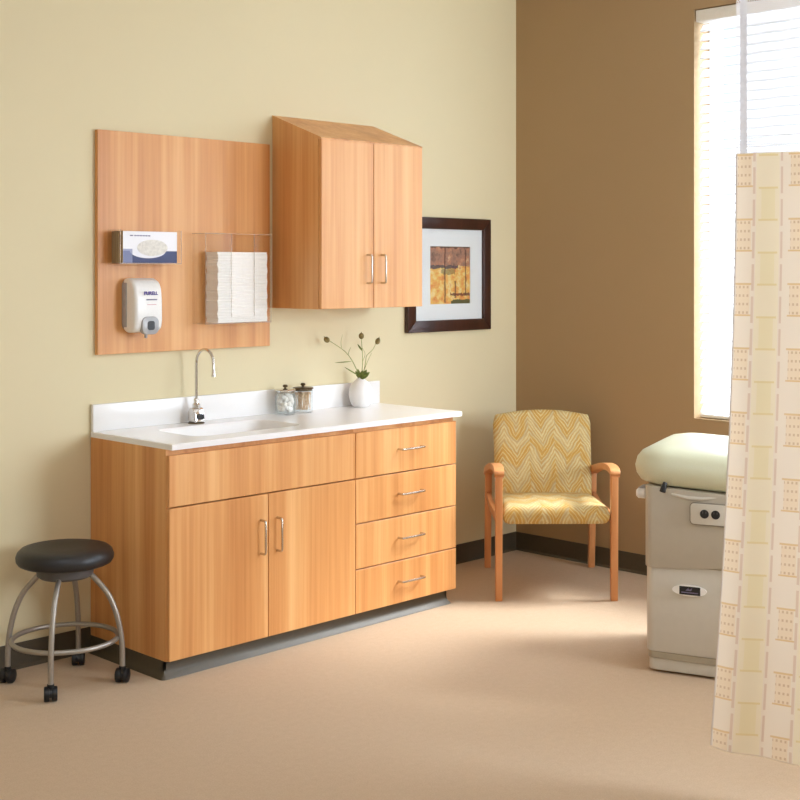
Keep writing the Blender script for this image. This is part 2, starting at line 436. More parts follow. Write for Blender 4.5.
def bar_handle(parent, p, axis, length, out=.032):
    """U-shaped bar pull standing off the front face (towards -y)"""
    x, y, z_ = p; h = length/2; k = .010
    if axis == 'z':
        pts = [(x, y, z_-h), (x, y-out+k, z_-h), (x, y-out+.003, z_-h+.003), (x, y-out, z_-h+k), (x, y-out, z_+h-k), (x, y-out+.003, z_+h-.003), (x, y-out+k, z_+h), (x, y, z_+h)]
    else:
        pts = [(x-h, y, z_), (x-h, y-out+k, z_), (x-h+.003, y-out+.003, z_), (x-h+k, y-out, z_), (x+h-k, y-out, z_), (x+h-.003, y-out+.003, z_), (x+h, y-out+k, z_), (x+h, y, z_)]
    return MB().tube(pts, .0048, 10).build('handle', M['metal'], parent)
def carcass(parent, x0, x1):
    m = MB(); t_ = .019; yb = BD+.021
    m.box(x0, x0+t_, yb, -.003, BBOT, BTOP, .0008, 1).box(x1-t_, x1, yb, -.003, BBOT, BTOP, .0008, 1)
    m.box(x0+t_, x1-t_, yb, -.003, BBOT, BBOT+t_).box(x0+t_, x1-t_, -.012, -.003, BBOT+t_, BTOP)
    m.box(x0+t_, x1-t_, yb, yb+.02, BTOP-.10, BTOP)
    return m.build('body', M['wood'], parent)
G = .0018
def front(parent, name, x0, x1, z0, z1):
    return MB().box(x0+G, x1-G, BD, BD+.0195, z0+.0026, z1-.0026, .0012, 1).build(name, M['wood'], parent)
FT, FB = .858, .067
sc_ = thing('sink_cabinet', 'maple sink base cabinet with two tall doors under the basin', 'cabinet')
carcass(sc_, BX0, BXM-.0005); toe(sc_, BX0, BXM, True, False)
front(sc_, 'false_front', BX0, BXM, .655, FT)
xm = (BX0+BXM)/2
d1 = front(sc_, 'door', BX0, xm, FB, .655); bar_handle(d1, (xm-.040, BD, .482), 'z', .135)
d2 = front(sc_, 'door', xm, BXM, FB, .655); bar_handle(d2, (xm+.046, BD, .482), 'z', .135)
dc = thing('drawer_cabinet', 'maple base cabinet with a column of four drawers', 'cabinet')
carcass(dc, BXM+.0005, BX1); toe(dc, BXM, BX1-.035, False, True)
for z0, z1 in ((.655, FT), (.4585, .655), (.2605, .4585), (FB, .2605)):
    d = front(dc, 'drawer', BXM, BX1, z0, z1); bar_handle(d, ((BXM+BX1)/2+.01, BD, (z0+z1)/2+.004), 'x', .145)

# ---- worktop with integral basin
CX0, CX1, CY0, CY1, CZ, CT = -2.7300, -1.0873, -.5710, -.0015, .900, .0225
def countertop():
    root = thing('countertop', 'white solid-surface countertop with moulded basin and backsplash', 'countertop')
    sx0, sx1, sy0, sy1 = -2.525, -1.955, -.455, -.135
    b = bmesh.new(); inner = rrect(sx0, sx1, sy0, sy1, .07, 8); n = len(inner)
    c = ((sx0+sx1)/2, (sy0+sy1)/2); outer = []
    for (x, y) in inner:
        dx, dy = x-c[0], y-c[1]; ts = []
        if dx > 1e-9: ts.append((CX1-c[0])/dx)
        if dx < -1e-9: ts.append((CX0-c[0])/dx)
        if dy > 1e-9: ts.append((CY1-c[1])/dy)
        if dy < -1e-9: ts.append((CY0-c[1])/dy)
        k = min(ts); outer.append([c[0]+dx*k, c[1]+dy*k])
    for cn in ((CX0, CY0), (CX1, CY0), (CX1, CY1), (CX0, CY1)):
        i = min(range(n), key=lambda j: (outer[j][0]-cn[0])**2+(outer[j][1]-cn[1])**2); outer[i] = list(cn)
    e = .003
    def ring(pts, z_): return [b.verts.new((p[0], p[1], z_)) for p in pts]
    ins = [(min(max(x, CX0+e), CX1-e), min(max(y, CY0+e), CY1-e)) for x, y in outer]
    def scl(fx, fy): return [(c[0]+(x-c[0])*fx, c[1]+(y-c[1])*fy) for x, y in inner]
    loops = [ring(outer, CZ-CT), ring(outer, CZ-e), ring(ins, CZ), ring(inner, CZ), ring(scl(.985, .975), CZ-.004), ring(scl(.965, .94), CZ-.016),
             ring(scl(.90, .84), CZ-.10), ring(scl(.84, .74), CZ-.125), ring(scl(.7, .55), CZ-.135), ring(scl(.06, .1), CZ-.140)]
    for A, B in zip(loops, loops[1:]):
        for i in range(n): b.faces.new((A[i], A[(i+1) % n], B[(i+1) % n], B[i]))
    b.faces.new(loops[-1])
    under = ring(scl(1.03, 1.05), CZ-CT)
    for i in range(n): b.faces.new((under[i], under[(i+1) % n], loops[0][(i+1) % n], loops[0][i]))
    bmesh.ops.recalc_face_normals(b, faces=b.faces)
    me = bpy.data.meshes.new('slab'); b.to_mesh(me); b.free()
    link_mesh('slab', me, M['counter'], root, 30)
    MB().box(CX0, CX1, -.0205, CY1, CZ, CZ+.111, .002, 2).build('backsplash', M['counter'], root)
    MB().lathe([(0, CZ-.1405), (.028, CZ-.1405), (.030, CZ-.136), (.024, CZ-.1345), (0, CZ-.1365)], 24, cx=c[0], cy=c[1]).build('drain', M['chrome'], root)
countertop()

# ------------------------------------------------------------------ faucet
fx, fy = -2.250, -.072
fa = thing('faucet', 'chrome sensor faucet with thin gooseneck spout behind the basin', 'faucet', (fx, fy, CZ))
MB().lathe([(0, 0), (.036, 0), (.036, .004), (0, .004)], 28).build('base_ring', M['bronze'], fa)
fb = MB().prism([(-.030, .004), (.026, .004), (.026, .052), (.016, .068), (-.014, .068), (-.022, .052)], -.027, .027, 'x', .006, 3).build('sensor_housing', M['chrome'], fa)
MB().prism(rrect(-.017, .017, .018, .042, .011, 5), -.0345, -.024, 'y').build('sensor_window', M['blackplastic'], fb)
MB().lathe([(.017, .066), (.017, .082), (.012, .088), (.011, .104), (.008, .108), (0, .108)], 24).build('collar', M['chrome'], fa)
pts = [(0, 0, .085), (0, 0, .26)]+[(0, -.062+.062*math.cos(a), .26+.062*math.sin(a)) for a in [R(12*i) for i in range(1, 14)]]
pts += [(0, -.1225, .235)]
MB().tube(pts, .0062, 14).build('spout', M['chrome'], fa)
MB().lathe([(0, .208), (.0105, .208), (.0105, .213), (.008, .222), (.0075, .238), (0, .238)], 18, cx=0, cy=-.122).build('aerator', M['chrome'], fa)

# ------------------------------------------------------------------ canisters
def canister(x, y, fill, label):
    r = thing('glass_canister', label, 'canister', (x, y, CZ), 0, 'glass canisters on the countertop')
    m = MB(); RO, RI, Hh = .0465, .044, .110
    m.lathe([(0, 0), (RO-.003, 0), (RO, .003), (RO, Hh), (RI, Hh), (RI, .010), (0, .010)], 36)
    m.build('jar', M['jarglass'], r)
    l = MB().lathe([(RI-.001, Hh-.008), (RI-.001, Hh), (RO+.002, Hh), (RO+.003, Hh+.003), (RO, Hh+.007), (.022, Hh+.010), (0, Hh+.011)], 36).build('lid', M['bronze' if fill == 'swab' else 'chrome'], r)
    MB().lathe([(.005, Hh+.009), (.005, Hh+.014), (.011, Hh+.017), (.012, Hh+.022), (.008, Hh+.027), (0, Hh+.028)], 20).build('knob', M['bronze'], l)
    rnd = random.Random(3 if fill == 'swab' else 5)
    if fill == 'cotton':
        m = MB()
        for k in range(90):
            a = rnd.random()*6.283; q = .0315*math.sqrt(rnd.random())
            m.ball((q*math.cos(a), q*math.sin(a), .0225+.074*rnd.random()), .0120*rnd.uniform(.9, 1.05), .0120*rnd.uniform(.9, 1.05), .0115, seg=10)
        o = m.build('cotton_balls', M['cotton'], r); o['kind'] = 'stuff'
    else:
        m = MB()
        for k in range(46):
            a = rnd.random()*6.28; q = .034*math.sqrt(rnd.random()); a2 = a+rnd.uniform(-.9, .9); q2 = .034*math.sqrt(rnd.random())
            p, p2 = Vector((q*math.cos(a), q*math.sin(a), .0135)), Vector((q2*math.cos(a2), q2*math.sin(a2), .094))
            m.tube([p, p2], .0013, 6)
            m.tube([p.lerp(p2, .84), p.lerp(p2, .88), p2, p2+Vector((0, 0, .002))], [.0012, .0032, .0032, .001], 6)
        o = m.build('cotton_swabs', M['swab'], r); o['kind'] = 'stuff'
canister(-1.757, -.083, 'cotton', 'glass canister of white cotton balls, nearer the faucet')
canister(-1.642, -.075, 'swab', 'glass canister of tan cotton swabs with dark rimmed lid, nearer the vase')

# ------------------------------------------------------------------ vase and sprig
vx, vy = -1.282, -.086
va = tag(MB().lathe([(0, 0), (.030, 0), (.039, .004), (.052, .028), (.0585, .056), (.056, .086), (.042, .116), (.022, .133), (.0135, .139), (.0125, .142), (.010, .142), (.009, .130), (0, .128)], 40).build('bud_vase', None or plain('white_ceramic', rgb(238, 236, 234), .45, nscale=26, var=.03, bstr=.6), smooth=60),
         'white egg-shaped ceramic bud vase at the right end of the countertop', 'vase')
va.location = (vx, vy, CZ)
# sprig local axes: a = picture right (along camera right), b = towards camera, z up
ca, cb = Vector((.704, -.71, 0)), Vector((-.71, -.704, 0))
pl = thing('dried_pod_sprig', 'sprig of green stems with three brown seed pods in white vase', 'plant', (vx, vy, CZ+.125))
PX = 1/206.   # metres per picture pixel at the vase
def Pp(px, py, d=0.):   # px right of the vase mouth, py above it
    return ca*(px*PX)+cb*d+Vector((0, 0, .015+py*PX))
def stem(ps, r0, r1, parent=None, name='stem'):
    q = smoothline([Pp(*p) for p in ps], 5); k = len(q)
    return MB().tube(q, [r0+(r1-r0)*i/(k-1) for i in range(k)], 8).build(name, M['stem'], pl)
def pod(p, ax, rx, rz):
    mt = Vector((0, 0, 1)).rotation_difference(Vector(ax)).to_matrix().to_4x4()
    m = MB().ball(Pp(*p), rx, rx, rz, mt, 14)
    tip = Pp(*p)+Vector(ax).normalized()*rz
    m.tube([tip-Vector(ax).normalized()*.002, tip+Vector(ax).normalized()*.006], [.003, .0006], 6)
    m.build('seed_pod', M['pod'], pl)
stem([(-1, -4, 0), (-3, 6, .01), (-9, 19, .035), (-16, 28, .06), (-28, 37, .105), (-31, 39, .115)], .0022, .0013)
stem([(-12, 24, .046), (-11, 28, .046), (-9.5, 31, .045)], .0014, .0008)
stem([(-18.5, 31, .07), (-19, 37, .07), (-17.5, 44, .066)], .0014, .0006)
stem([(0, -4, 0), (1.5, 8, .008), (2, 20, .012), (1.5, 30, .012), (.8, 39, .012)], .0022, .0014)
stem([(1.8, 16, .01), (4.5, 24, .02), (2, 30, .025)], .0013, .0008)
stem([(0, -4, 0), (3, 6, -.01), (5, 16, -.015), (6, 22, -.02), (12, 28, -.02), (15, 34, -.02)], .0022, .0013)
stem([(4, 9, -.01), (8, 19, 0), (11, 25, .004)], .0014, .0007)
pod((-32.5, 39.5, .12), (-.6*.704, .6*.71, .7), .0135, .0155); pod((.8, 42, .012), (0, 0, 1), .0130, .0155); pod((17, 36.5, -.02), (.25, -.25, .95), .0120, .0170)
def leaf(a, b, wid, bend=0., name='leaf'):
    A, B = Pp(*a), Pp(*b); ax = (B-A); side = ax.cross(cb).normalized(); nrm = side.cross(ax).normalized(); bm_ = bmesh.new(); L_, C_, R_ = [], [], []
    for i in range(9):
        t_ = i/8; w_ = wid*math.sin(math.pi*min(1, t_*.92+.06))**.8; c_ = A+ax*t_+nrm*(bend*math.sin(math.pi*t_))
        L_.append(bm_.verts.new(c_-side*w_)); C_.append(bm_.verts.new(c_+nrm*w_*.35)); R_.append(bm_.verts.new(c_+side*w_))
    for i in range(8):
        bm_.faces.new((L_[i], L_[i+1], C_[i+1], C_[i])); bm_.faces.new((C_[i], C_[i+1], R_[i+1], R_[i]))
    r = bmesh.ops.solidify(bm_, geom=bm_.faces[:], thickness=.0008)
    me = bpy.data.meshes.new(name); bm_.to_mesh(me); bm_.free(); link_mesh(name, me, M['leaf'], pl, 60)
leaf((-1, 2, .01), (-16, 12, .06), .0032, .004); leaf((-9, 17, .035), (-25, 16.5, .09), .0024, .003)
leaf((2, 27, .01), (-3, 34, .02), .0045, .003)
for a, b, w_ in (((0, -1, .005), (-5, 7, .012), .009), ((0, -1, .008), (2, 8, .018), .010), ((1, -1, .005), (9, 6, .01), .010), ((1, 0, -.005), (6, 8, -.012), .010), ((0, -1, .012), (5, 3, .022), .009), ((-1, 0, 0), (-3, 9, -.008), .008)):
    leaf(a, b, w_, .004)

# ------------------------------------------------------------------ wall panel and what hangs on it
tag(MB().box(-2.7101, -1.7974, -.022, -.001, 1.2147, 2.1414, .001, 1).build('wall_panel', M['wood']), 'flat maple wall panel mounted above the basin', 'wall panel')
# glove box holder
gh = thing('glove_box_holder', 'clear acrylic holder carrying the glove box on maple panel', 'holder', (-2.5135, -.022, 1.588))
m = MB(); W2 = .152
m.box(-W2, W2, -.003, .0, 0, .142, .0008, 1).box(-W2, W2, -.096, -.003, 0, .003, .0008, 1)
m.box(-W2, -W2+.003, -.096, -.003, .003, .142, .0008, 1).box(W2-.003, W2, -.096, -.003, .003, .142, .0008, 1)
m.build('tray', M['acrylic'], gh)
m = MB(); m.box(-W2, W2, -.0975, -.0955, 0, .0035)
for sx in (-W2, W2-.0025): m.box(sx, sx+.0025, -.0975, -.0955, .0035, .142)
m.build('polished_edge', M['edge'], gh)
def m_glovebox():
    t = NT('glove_box_print'); tc = t.n('ShaderNodeTexCoord').outputs['Object']; sp = t.n('ShaderNodeSeparateXYZ'); t.link(tc, sp.inputs[0])
    x, y, z_ = sp.outputs
    def band(q, a, b_): return t.math('MULTIPLY', t.math('GREATER_THAN', q, a), t.math('LESS_THAN', q, b_))
    fr = t.math('LESS_THAN', y, -.0835)
    c = t.mix(t.math('MULTIPLY', t.math('SUBTRACT', .075, z_), 4.), rgb(240, 239, 243), rgb(222, 222, 234))
    # navy foot that dips below the opening, with a lighter left end
    dx = t.math('DIVIDE', t.math('ADD', x, .012), .088)
    e = t.math('SUBTRACT', 1., t.math('MULTIPLY', dx, dx)); dip = t.math('MULTIPLY', t.math('SQRT', t.math('MAXIMUM', e, 0.)), .030)
    edge = t.math('SUBTRACT', .050, dip)
    navy = t.math('LESS_THAN', z_, edge)
    c = t.mix(navy, c, rgb(34, 44, 96))
    c = t.mix(t.math('MULTIPLY', t.math('MULTIPLY', band(x, -.2, -.088), t.math('LESS_THAN', z_, .058)), .8), c, rgb(128, 136, 176))
    stripe = t.ramp(t.math('FRACT', t.math('MULTIPLY', y, 62.)), [(0., rgb(120, 100, 74)), (.35, rgb(168, 146, 112)), (.5, rgb(96, 84, 70)), (.75, rgb(190, 172, 138)), (1., rgb(120, 100, 74))])
    side = t.math('LESS_THAN', x, -.1335)
    c = t.mix(side, t.mix(fr, rgb(232, 232, 238), c), stripe)
    return t.done(t.bsdf(c, .45))
gb = thing('glove_box', 'white and navy box of exam gloves in clear holder on panel', 'box', (-2.5135, -.027, 1.5925))
MB().box(-.1345, .1345, -.0845, -.002, 0, .131, .0008, 1).build('carton', m_glovebox(), gb)
ov = [(.010+.075*math.cos(2*math.pi*i/40), .063+.034*math.sin(2*math.pi*i/40)) for i in range(40)]
MB().prism(ov, -.0862, -.0843, 'y').build('opening', plain('glove_white', rgb(226, 222, 214), .8, nscale=70, var=.14, bstr=.5), gb)
m = MB()
m.tube([(-.100, -.0848, .113), (-.086, -.0848, .113)], .0026, 6)
for i in range(6): m.box(-.079+.0135*i, -.0685+.0135*i, -.0852, -.0843, .1105, .1155)
m.build('printed_line', M['greyprint'], gb)
# soap dispenser
sd = thing('soap_dispenser', 'white wall hand sanitizer dispenser below the glove box', 'dispenser', (-2.527, -.022, 1.292))
bp = [(-.001, .018), (-.001, .238), (-.045, .236), (-.078, .222), (-.092, .196), (-.098, .150), (-.100, .060), (-.094, .026), (-.070, .012), (-.030, .010)]
MB().prism(bp, -.066, .072, 'x', .016, 4).build('cover', M['white'], sd, 40)
MB().prism(rrect(-.0690, .0745, .016, .236, .03, 6), -.036, -.0008, 'y', .003, 2).build('back_housing', M['greyplastic'], sd)
pb = MB().prism(rrect(-.037, .045, .004, .078, .026, 6), -.107, -.080, 'y', .003, 2).build('push_bar', M['greyplastic'], sd)
MB().prism(rrect(-.012, .022, .022, .060, .010, 5), -.1095, -.105, 'y').build('sight_window', M['blackplastic'], pb)
MB().lathe([(0, -.012), (.006, -.012), (.007, .004), (.012, .012), (0, .012)], 14, cx=.004, cy=-.07).build('nozzle', M['greyplastic'], sd)
XR = Matrix.Rotation(R(90), 4, 'X')
text_mesh('PURELL', .0205, 'brand_text', M['purple'], sd, Matrix.Translation((.010, -.0985, .174)) @ Matrix.Rotation(R(-3), 4, 'X') @ XR, bold=.0006)
MB().box(-.012, .040, -.1000, -.0975, .1455, .1505).build('printed_line', M['greyprint'], sd)
MB().box(-.008, .036, -.1002, -.0985, .1265, .1285).build('printed_line', M['redprint'], sd)
# paper rack and stack
pr_ = thing('paper_rack', 'clear acrylic wall rack around paper stack beside upper cabinet', 'rack', (-2.054, -.022, 1.328))
m = MB(); W2 = .182
m.box(-W2, W2, -.003, .0, 0, .394, .001, 1).box(-W2, W2, -.100, -.003, 0, .0035, .001, 1)
m.box(-W2, -W2+.0035, -.100, -.003, .0035, .394, .001, 1).box(W2-.0035, W2, -.100, -.003, .0035, .394, .001, 1)
m.box(-W2+.0035, -.041, -.100, -.0965, .0035, .394, .001, 1).box(.085, W2-.0035, -.100, -.0965, .0035, .394, .001, 1).box(-.041, .085, -.100, -.0965, .0035, .030, .001, 1)
m.build('rack_walls', M['acrylic'], pr_)
m = MB()
for sx in (-W2, W2): m.tube([(sx, -.004, .394), (sx, -.099, .394)], .0022, 6)
m.tube([(-W2, -.0985, .394), (W2, -.0985, .394)], .0022, 6)
for sx in (-.041, .085): m.tube([(sx, -.0985, .03), (sx, -.0985, .394)], .0016, 6)
for sx in (-W2, W2): m.tube([(sx, -.0985, .0), (sx, -.0985, .394)], .0016, 6)
m.tube([(-W2, -.0985, .002), (W2, -.0985, .002)], .002, 6)
m.build('polished_rim', M['edge'], pr_)
def paper_stack():
    b = bmesh.new(); rnd = random.Random(11); x0, x1, y0, y1 = -2.166, -1.889, -.114, -.030; z_ = 1.3325; H_ = .310; n_ = 52
    prof = []; 
    rings = []
    for i in range(n_+1):
        z2 = z_+H_*i/n_; dx = rnd.uniform(-.0016, .0016) if i not in (0, n_) else 0; e = .0012 if i % 2 else 0
        jx = .002*math.sin(i*.7)+dx; rings.append([b.verts.new(p+(z2,)) for p in ((x0+jx+e, y0+e), (x1+jx*.7-e, y0+e), (x1+jx*.7-e, y1), (x0+jx+e, y1))])
    for A, B in zip(rings, rings[1:]):
        for j in range(4): b.faces.new((A[j], A[(j+1) % 4], B[(j+1) % 4], B[j]))
    b.faces.new(rings[0][::-1]); b.faces.new(rings[-1]); bmesh.ops.recalc_face_normals(b, faces=b.faces)
    me = bpy.data.meshes.new('paper_towel_stack'); b.to_mesh(me); b.free()
    tag(link_mesh('paper_towel_stack', me, M['paper'], None, 0), 'tall white stack of folded paper towels in clear rack', 'paper towels')
paper_stack()

# ------------------------------------------------------------------ upper cabinet
UX0, UX1, UD, UZ0, UZ1, UZB = -1.7655, -1.1134, -.340, 1.388, 2.155, 2.280
uc = thing('wall_cabinet', 'maple two-door wall cabinet with sloping top above the countertop', 'cabinet')
yb = UD+.0215; zs = UZ1+(UZB-UZ1)*(yb-UD)/(-UD)
m = MB(); t_ = .019
side = [(-.001, UZ0), (-.001, UZB), (UD, UZ1), (UD+.0012, UZ1-.004), (yb, UZ1-.006), (yb, UZ0)]
m.prism(side, UX0, UX0+t_, 'x').prism(side, UX1-t_, UX1, 'x')
m.prism([(-.001, UZB-t_), (-.001, UZB), (UD, UZ1), (UD, UZ1-.005), (yb, UZ1-.008), (yb, zs-t_)], UX0+t_, UX1-t_, 'x')
m.box(UX0+t_, UX1-t_, yb, -.001, UZ0, UZ0+t_).box(UX0+t_, UX1-t_, -.010, -.001, UZ0+t_, UZB-.03)
m.build('body', M['wood'], uc)
um = (UX0+UX1)/2
for a, b, hx in ((UX0, um, um-.042), (um, UX1, um+.048)):
    d = MB().box(a+G, b-G, UD, UD+.020, UZ0+.001, UZ1-.0056, .0012, 1).build('door', M['wood'], uc)
    bar_handle(d, (hx, UD, 1.568), 'z', .130)

# ------------------------------------------------------------------ picture
FX0, FX1, FZ0, FZ1 = -.8925, -.2456, 1.2412, 1.8384
pf = thing('framed_picture', 'framed abstract print in dark brown wood with wide white mat', 'picture')
fw_ = .060
o4 = [(FX0, FZ0), (FX1, FZ0), (FX1, FZ1), (FX0, FZ1)]; i4 = [(FX0+fw_, FZ0+fw_), (FX1-fw_, FZ0+fw_), (FX1-fw_, FZ1-fw_), (FX0+fw_, FZ1-fw_)]
m = MB()
for i in range(4):
    j = (i+1) % 4; m.prism([o4[i], o4[j], i4[j], i4[i]], -.028, -.001, 'y', .0025, 2)
m.build('frame', M['darkframe'], pf)
AX0, AX1, AZ0, AZ1 = -.712, -.399, 1.385, 1.688
m = MB()
m.box(FX0+fw_-.004, AX0, -.012, -.004, FZ0+fw_-.004, FZ1-fw_+.004).box(AX1, FX1-fw_+.004, -.012, -.004, FZ0+fw_-.004, FZ1-fw_+.004)
m.box(AX0, AX1, -.012, -.004, FZ0+fw_-.004, AZ0).box(AX0, AX1, -.012, -.004, AZ1, FZ1-fw_+.004)
m.build('mat_board', M['mat'], pf, 0)
MB().box(AX0, AX1, -.009, -.004, AZ0, AZ1).build('print', m_art(AX0, AX1, AZ0, AZ1), pf, 0)
MB().box(FX0+fw_-.003, FX1-fw_+.003, -.0175, -.0155, FZ0+fw_-.003, FZ1-fw_+.003).build('glazing', M['glass'], pf, 0)

# ------------------------------------------------------------------ rolling stool
st = thing('rolling_stool', 'round black rolling stool with silver legs beside the sink cabinet', 'stool', (-3.0195, -.2885, 0))
MB().lathe([(0, .450), (.160, .450), (.173, .456), (.1805, .468), (.1815, .483), (.176, .499), (.163, .511), (.138, .5165), (.06, .5135), (0, .5125)], 56).build('seat', M['black'], st, 60)
MB().lathe([(0, .402), (.094, .402), (.104, .410), (.110, .4505), (0, .4505)], 40).build('seat_plate', M['hubgrey'], st)
lp = [(.090, .416), (.122, .384), (.162, .335), (.190, .272), (.207, .205), (.215, .140), (.2165, .056)]
for k in range(4):
    a = R(45+90*k+.6); ca_, sa_ = math.cos(a), math.sin(a)
    lg = MB().tube(smoothline([(r*ca_, r*sa_, z_) for r, z_ in lp], 5), .0105, 14).build('leg', M['stoolmetal'], st)
    cst = MB(); mt = Matrix.Translation((.2165*ca_, .2165*sa_, 0)) @ Matrix.Rotation(R((-38, -60, -30, -52)[k]), 4, 'Z')
    cst.prism([(.027*math.cos(2*math.pi*i/28), .027+.027*math.sin(2*math.pi*i/28)) for i in range(28)], -.024, -.004, 'x', .004, 2, mt)
    cst.prism([(.027*math.cos(2*math.pi*i/28), .027+.027*math.sin(2*math.pi*i/28)) for i in range(28)], .004, .024, 'x', .004, 2, mt)
    cst.prism(arc(0, .027, .024, -20, 200, 14), -.0045, .0045, 'x', 0, 1, mt)
    cst.lathe([(0, .046), (.013, .046), (.013, .062), (0, .064)], 16, mt)
    cst.build('caster', M['blackplastic'], lg)
MB().tube([(.196*math.cos(2*math.pi*i/64), .196*math.sin(2*math.pi*i/64), .168) for i in range(64)], .0095, 12, True).build('foot_ring', M['stoolmetal'], st)

# ------------------------------------------------------------------ armchair
def uvbox(o, sx=1., off=(0, 0), mode='xz'):
    me = o.data; uvl = me.uv_layers.new(name='UVMap')
    for p in me.polygons:
        for li in p.loop_indices:
            c_ = me.vertices[me.loops[li].vertex_index].co
            if mode == 'xz': uvl.data[li].uv = (c_.x+off[0], c_.z+c_.y*.3+off[1])
            else: uvl.data[li].uv = (c_.x+off[0], -c_.y*.0+(c_.y if p.normal.z > .5 else -.34+c_.z*1.0-.44)+off[1])
ch = thing('guest_armchair', 'maple armchair with gold zigzag upholstery in the room corner', 'chair', (-.4950, -.612, 0), R(-44.8))
def cushion(x0, x1, y0, y1, z0, z1, r, crown=.012, sub=True):
    b = bmesh.new(); bmesh.ops.create_cube(b, size=1)
    for v in b.verts: v.co = Vector(((x0+x1)/2+v.co.x*(x1-x0), (y0+y1)/2+v.co.y*(y1-y0), (z0+z1)/2+v.co.z*(z1-z0)))
    bmesh.ops.bevel(b, geom=list(b.edges), offset=r, segments=4, profile=.5, affect='EDGES')
    return b
def grid_cushion(hw, L0, L1, t0, t1, crown, front_roll, name, M4, ex=9, arch=0.):
    """closed cushion: outline in (x,l), thickness along n; superellipse section"""
    nu, nv = 28, 24; b = bmesh.new(); top = []; bot = []
    for j in range(nv+1):
        l = L0+(L1-L0)*(.5-.5*math.cos(math.pi*j/nv)); q = 2*(l-L0)/(L1-L0)-1; A = []; B = []
        for i in range(nu+1):
            p = -math.cos(math.pi*i/nu); cx_ = hw(q)*p; l = L0+(L1-arch*p*p-L0)*(q+1)/2
            k = max(0., (1-abs(p)**ex)*(1-abs(q)**ex))**.5
            nn = (t1-t0)/2*k+crown*(1-p*p)*(1-q*q); mid = (t0+t1)/2
            A.append((cx_, l, mid+nn)); B.append((cx_, l, mid-(t1-t0)/2*k))
        top.append(A); bot.append(B)
    V = {}
    def vert(c_):
        key = tuple(round(x, 6) for x in c_)
        if key not in V: V[key] = b.verts.new(c_)
        return V[key]
    for G_ in (top, bot):
        for j in range(nv):
            for i in range(nu):
                q4 = []
                for c_ in (G_[j][i], G_[j][i+1], G_[j+1][i+1], G_[j+1][i]):
                    v = vert(c_)
                    if v not in q4: q4.append(v)
                if len(q4) > 2:
                    try: b.faces.new(q4)
                    except ValueError: pass
    bmesh.ops.recalc_face_normals(b, faces=b.faces)
    me = bpy.data.meshes.new(name)
    b.to_mesh(me); b.free()
    uvl = me.uv_layers.new(name='UVMap')
    for p in me.polygons:
        for li in p.loop_indices:
            c_ = me.vertices[me.loops[li].vertex_index].co; uvl.data[li].uv = (c_.x+.6, c_.y+1.2+(c_.z if front_roll else 0))
    me.transform(M4); return link_mesh(name, me, M['fabric'], ch, 80)
# seat: l runs front -> back, slopes down a little towards the back
grid_cushion(lambda q: .2525-.006*(q+1)/2, 0, .56, 0, .088, .012, True, 'seat', Matrix.Translation((0, -.368, .360)) @ Matrix.Rotation(R(-2.6), 4, 'X'), 26)
# backrest: l runs up, n towards the sitter
grid_cushion(lambda q: .2505+.004*q-(.012*max(0, q-.8)*5)**1.0, 0, .468, 0, .062, .010, False, 'backrest', Matrix.Translation((.003, .200, .375)) @ Matrix.Rotation(R(76), 4, 'X'), 14, .028)
for sx in (-1, 1):
    xc = .273*sx
    MB().prism([(-.372, .30), (-.375, .58), (-.372, .606), (-.320, .606), (-.324, .60), (-.330, .40), (-.334, 0), (-.365, 0)], xc-.0165, xc+.0165, 'x', .006, 2).build('leg', M['chairwood'], ch)
    MB().prism([(.325, 0), (.358, 0), (.338, .25), (.318, .40), (.300, .545), (.262, .545), (.270, .40), (.290, .25)], xc-.017, xc+.017, 'x', .006, 2).build('leg', M['chairwood'], ch)
    MB().prism([(-.335, .36), (-.335, .415), (-.2, .400), (.05, .392), (.285, .412), (.285, .375), (.05, .352), (-.2, .358)], xc-.0125, xc+.0125, 'x', .004, 2).build('side_rail', M['chairwood'], ch)
    ar = smoothline([(0, -.390, .604), (0, -.383, .620), (0, -.345, .631), (0, -.27, .632), (0, -.12, .618), (0, .10, .578), (0, .24, .544), (0, .302, .524)], 5)
    up_ = [(p.y, p.z) for p in ar]; lo = [(p.y*1.0+(.012 if i < 6 else 0), p.z-(.010 if i < 4 else .030)) for i, p in enumerate(ar)]
    xo = xc
    MB().prism(up_+lo[::-1], xo-.023, xo+.023, 'x', .008, 3).build('armrest', M['chairwood'], ch, 50)

# ------------------------------------------------------------------ exam table
et = thing('exam_table', 'grey exam table with pale sage padded top partly behind the curtain', 'exam table', (-1.3618, -1.771, 0), R(-70.2))
TL, TD = 1.42, .60
sl = math.tan(R(2.6))
def plan(x0, x1, y0, y1, r, bulge):
    """plan outline with a gently bowed near side (y0)"""
    k = 14; out = []
    out += arc(x0+r, y0+r, r, 180, 270, 6)
    out += [(x0+r+(x1-x0-2*r)*i/k, y0-bulge*math.sin(math.pi*i/k)) for i in range(1, k)]
    out += arc(x1-r, y0+r, r, 270, 360, 6)+arc(x1-r, y1-r, r, 0, 90, 6)+arc(x0+r, y1-r, r, 90, 180, 6)
    return out
MB().prism(plan(.012, TL-.012, .010, TD, .03, .01), .010, .056, 'z', .004, 2).build('base', M['tablebody'], et)
for fx_ in (.06, .9, TL-.06): MB().box(fx_-.03, fx_+.03, .06, TD-.06, 0, .011).build('foot', M['tablebody'], et)
MB().prism(plan(.010, TL-.010, .004, TD, .03, .012), .0565, .083, 'z', .002, 1).build('base_band', M['tableband'], et)
MB().prism(plan(.004, TL-.004, .002, TD, .035, .014), .0835, .440, 'z', .004, 2).build('lower_panel', M['tablebody'], et)
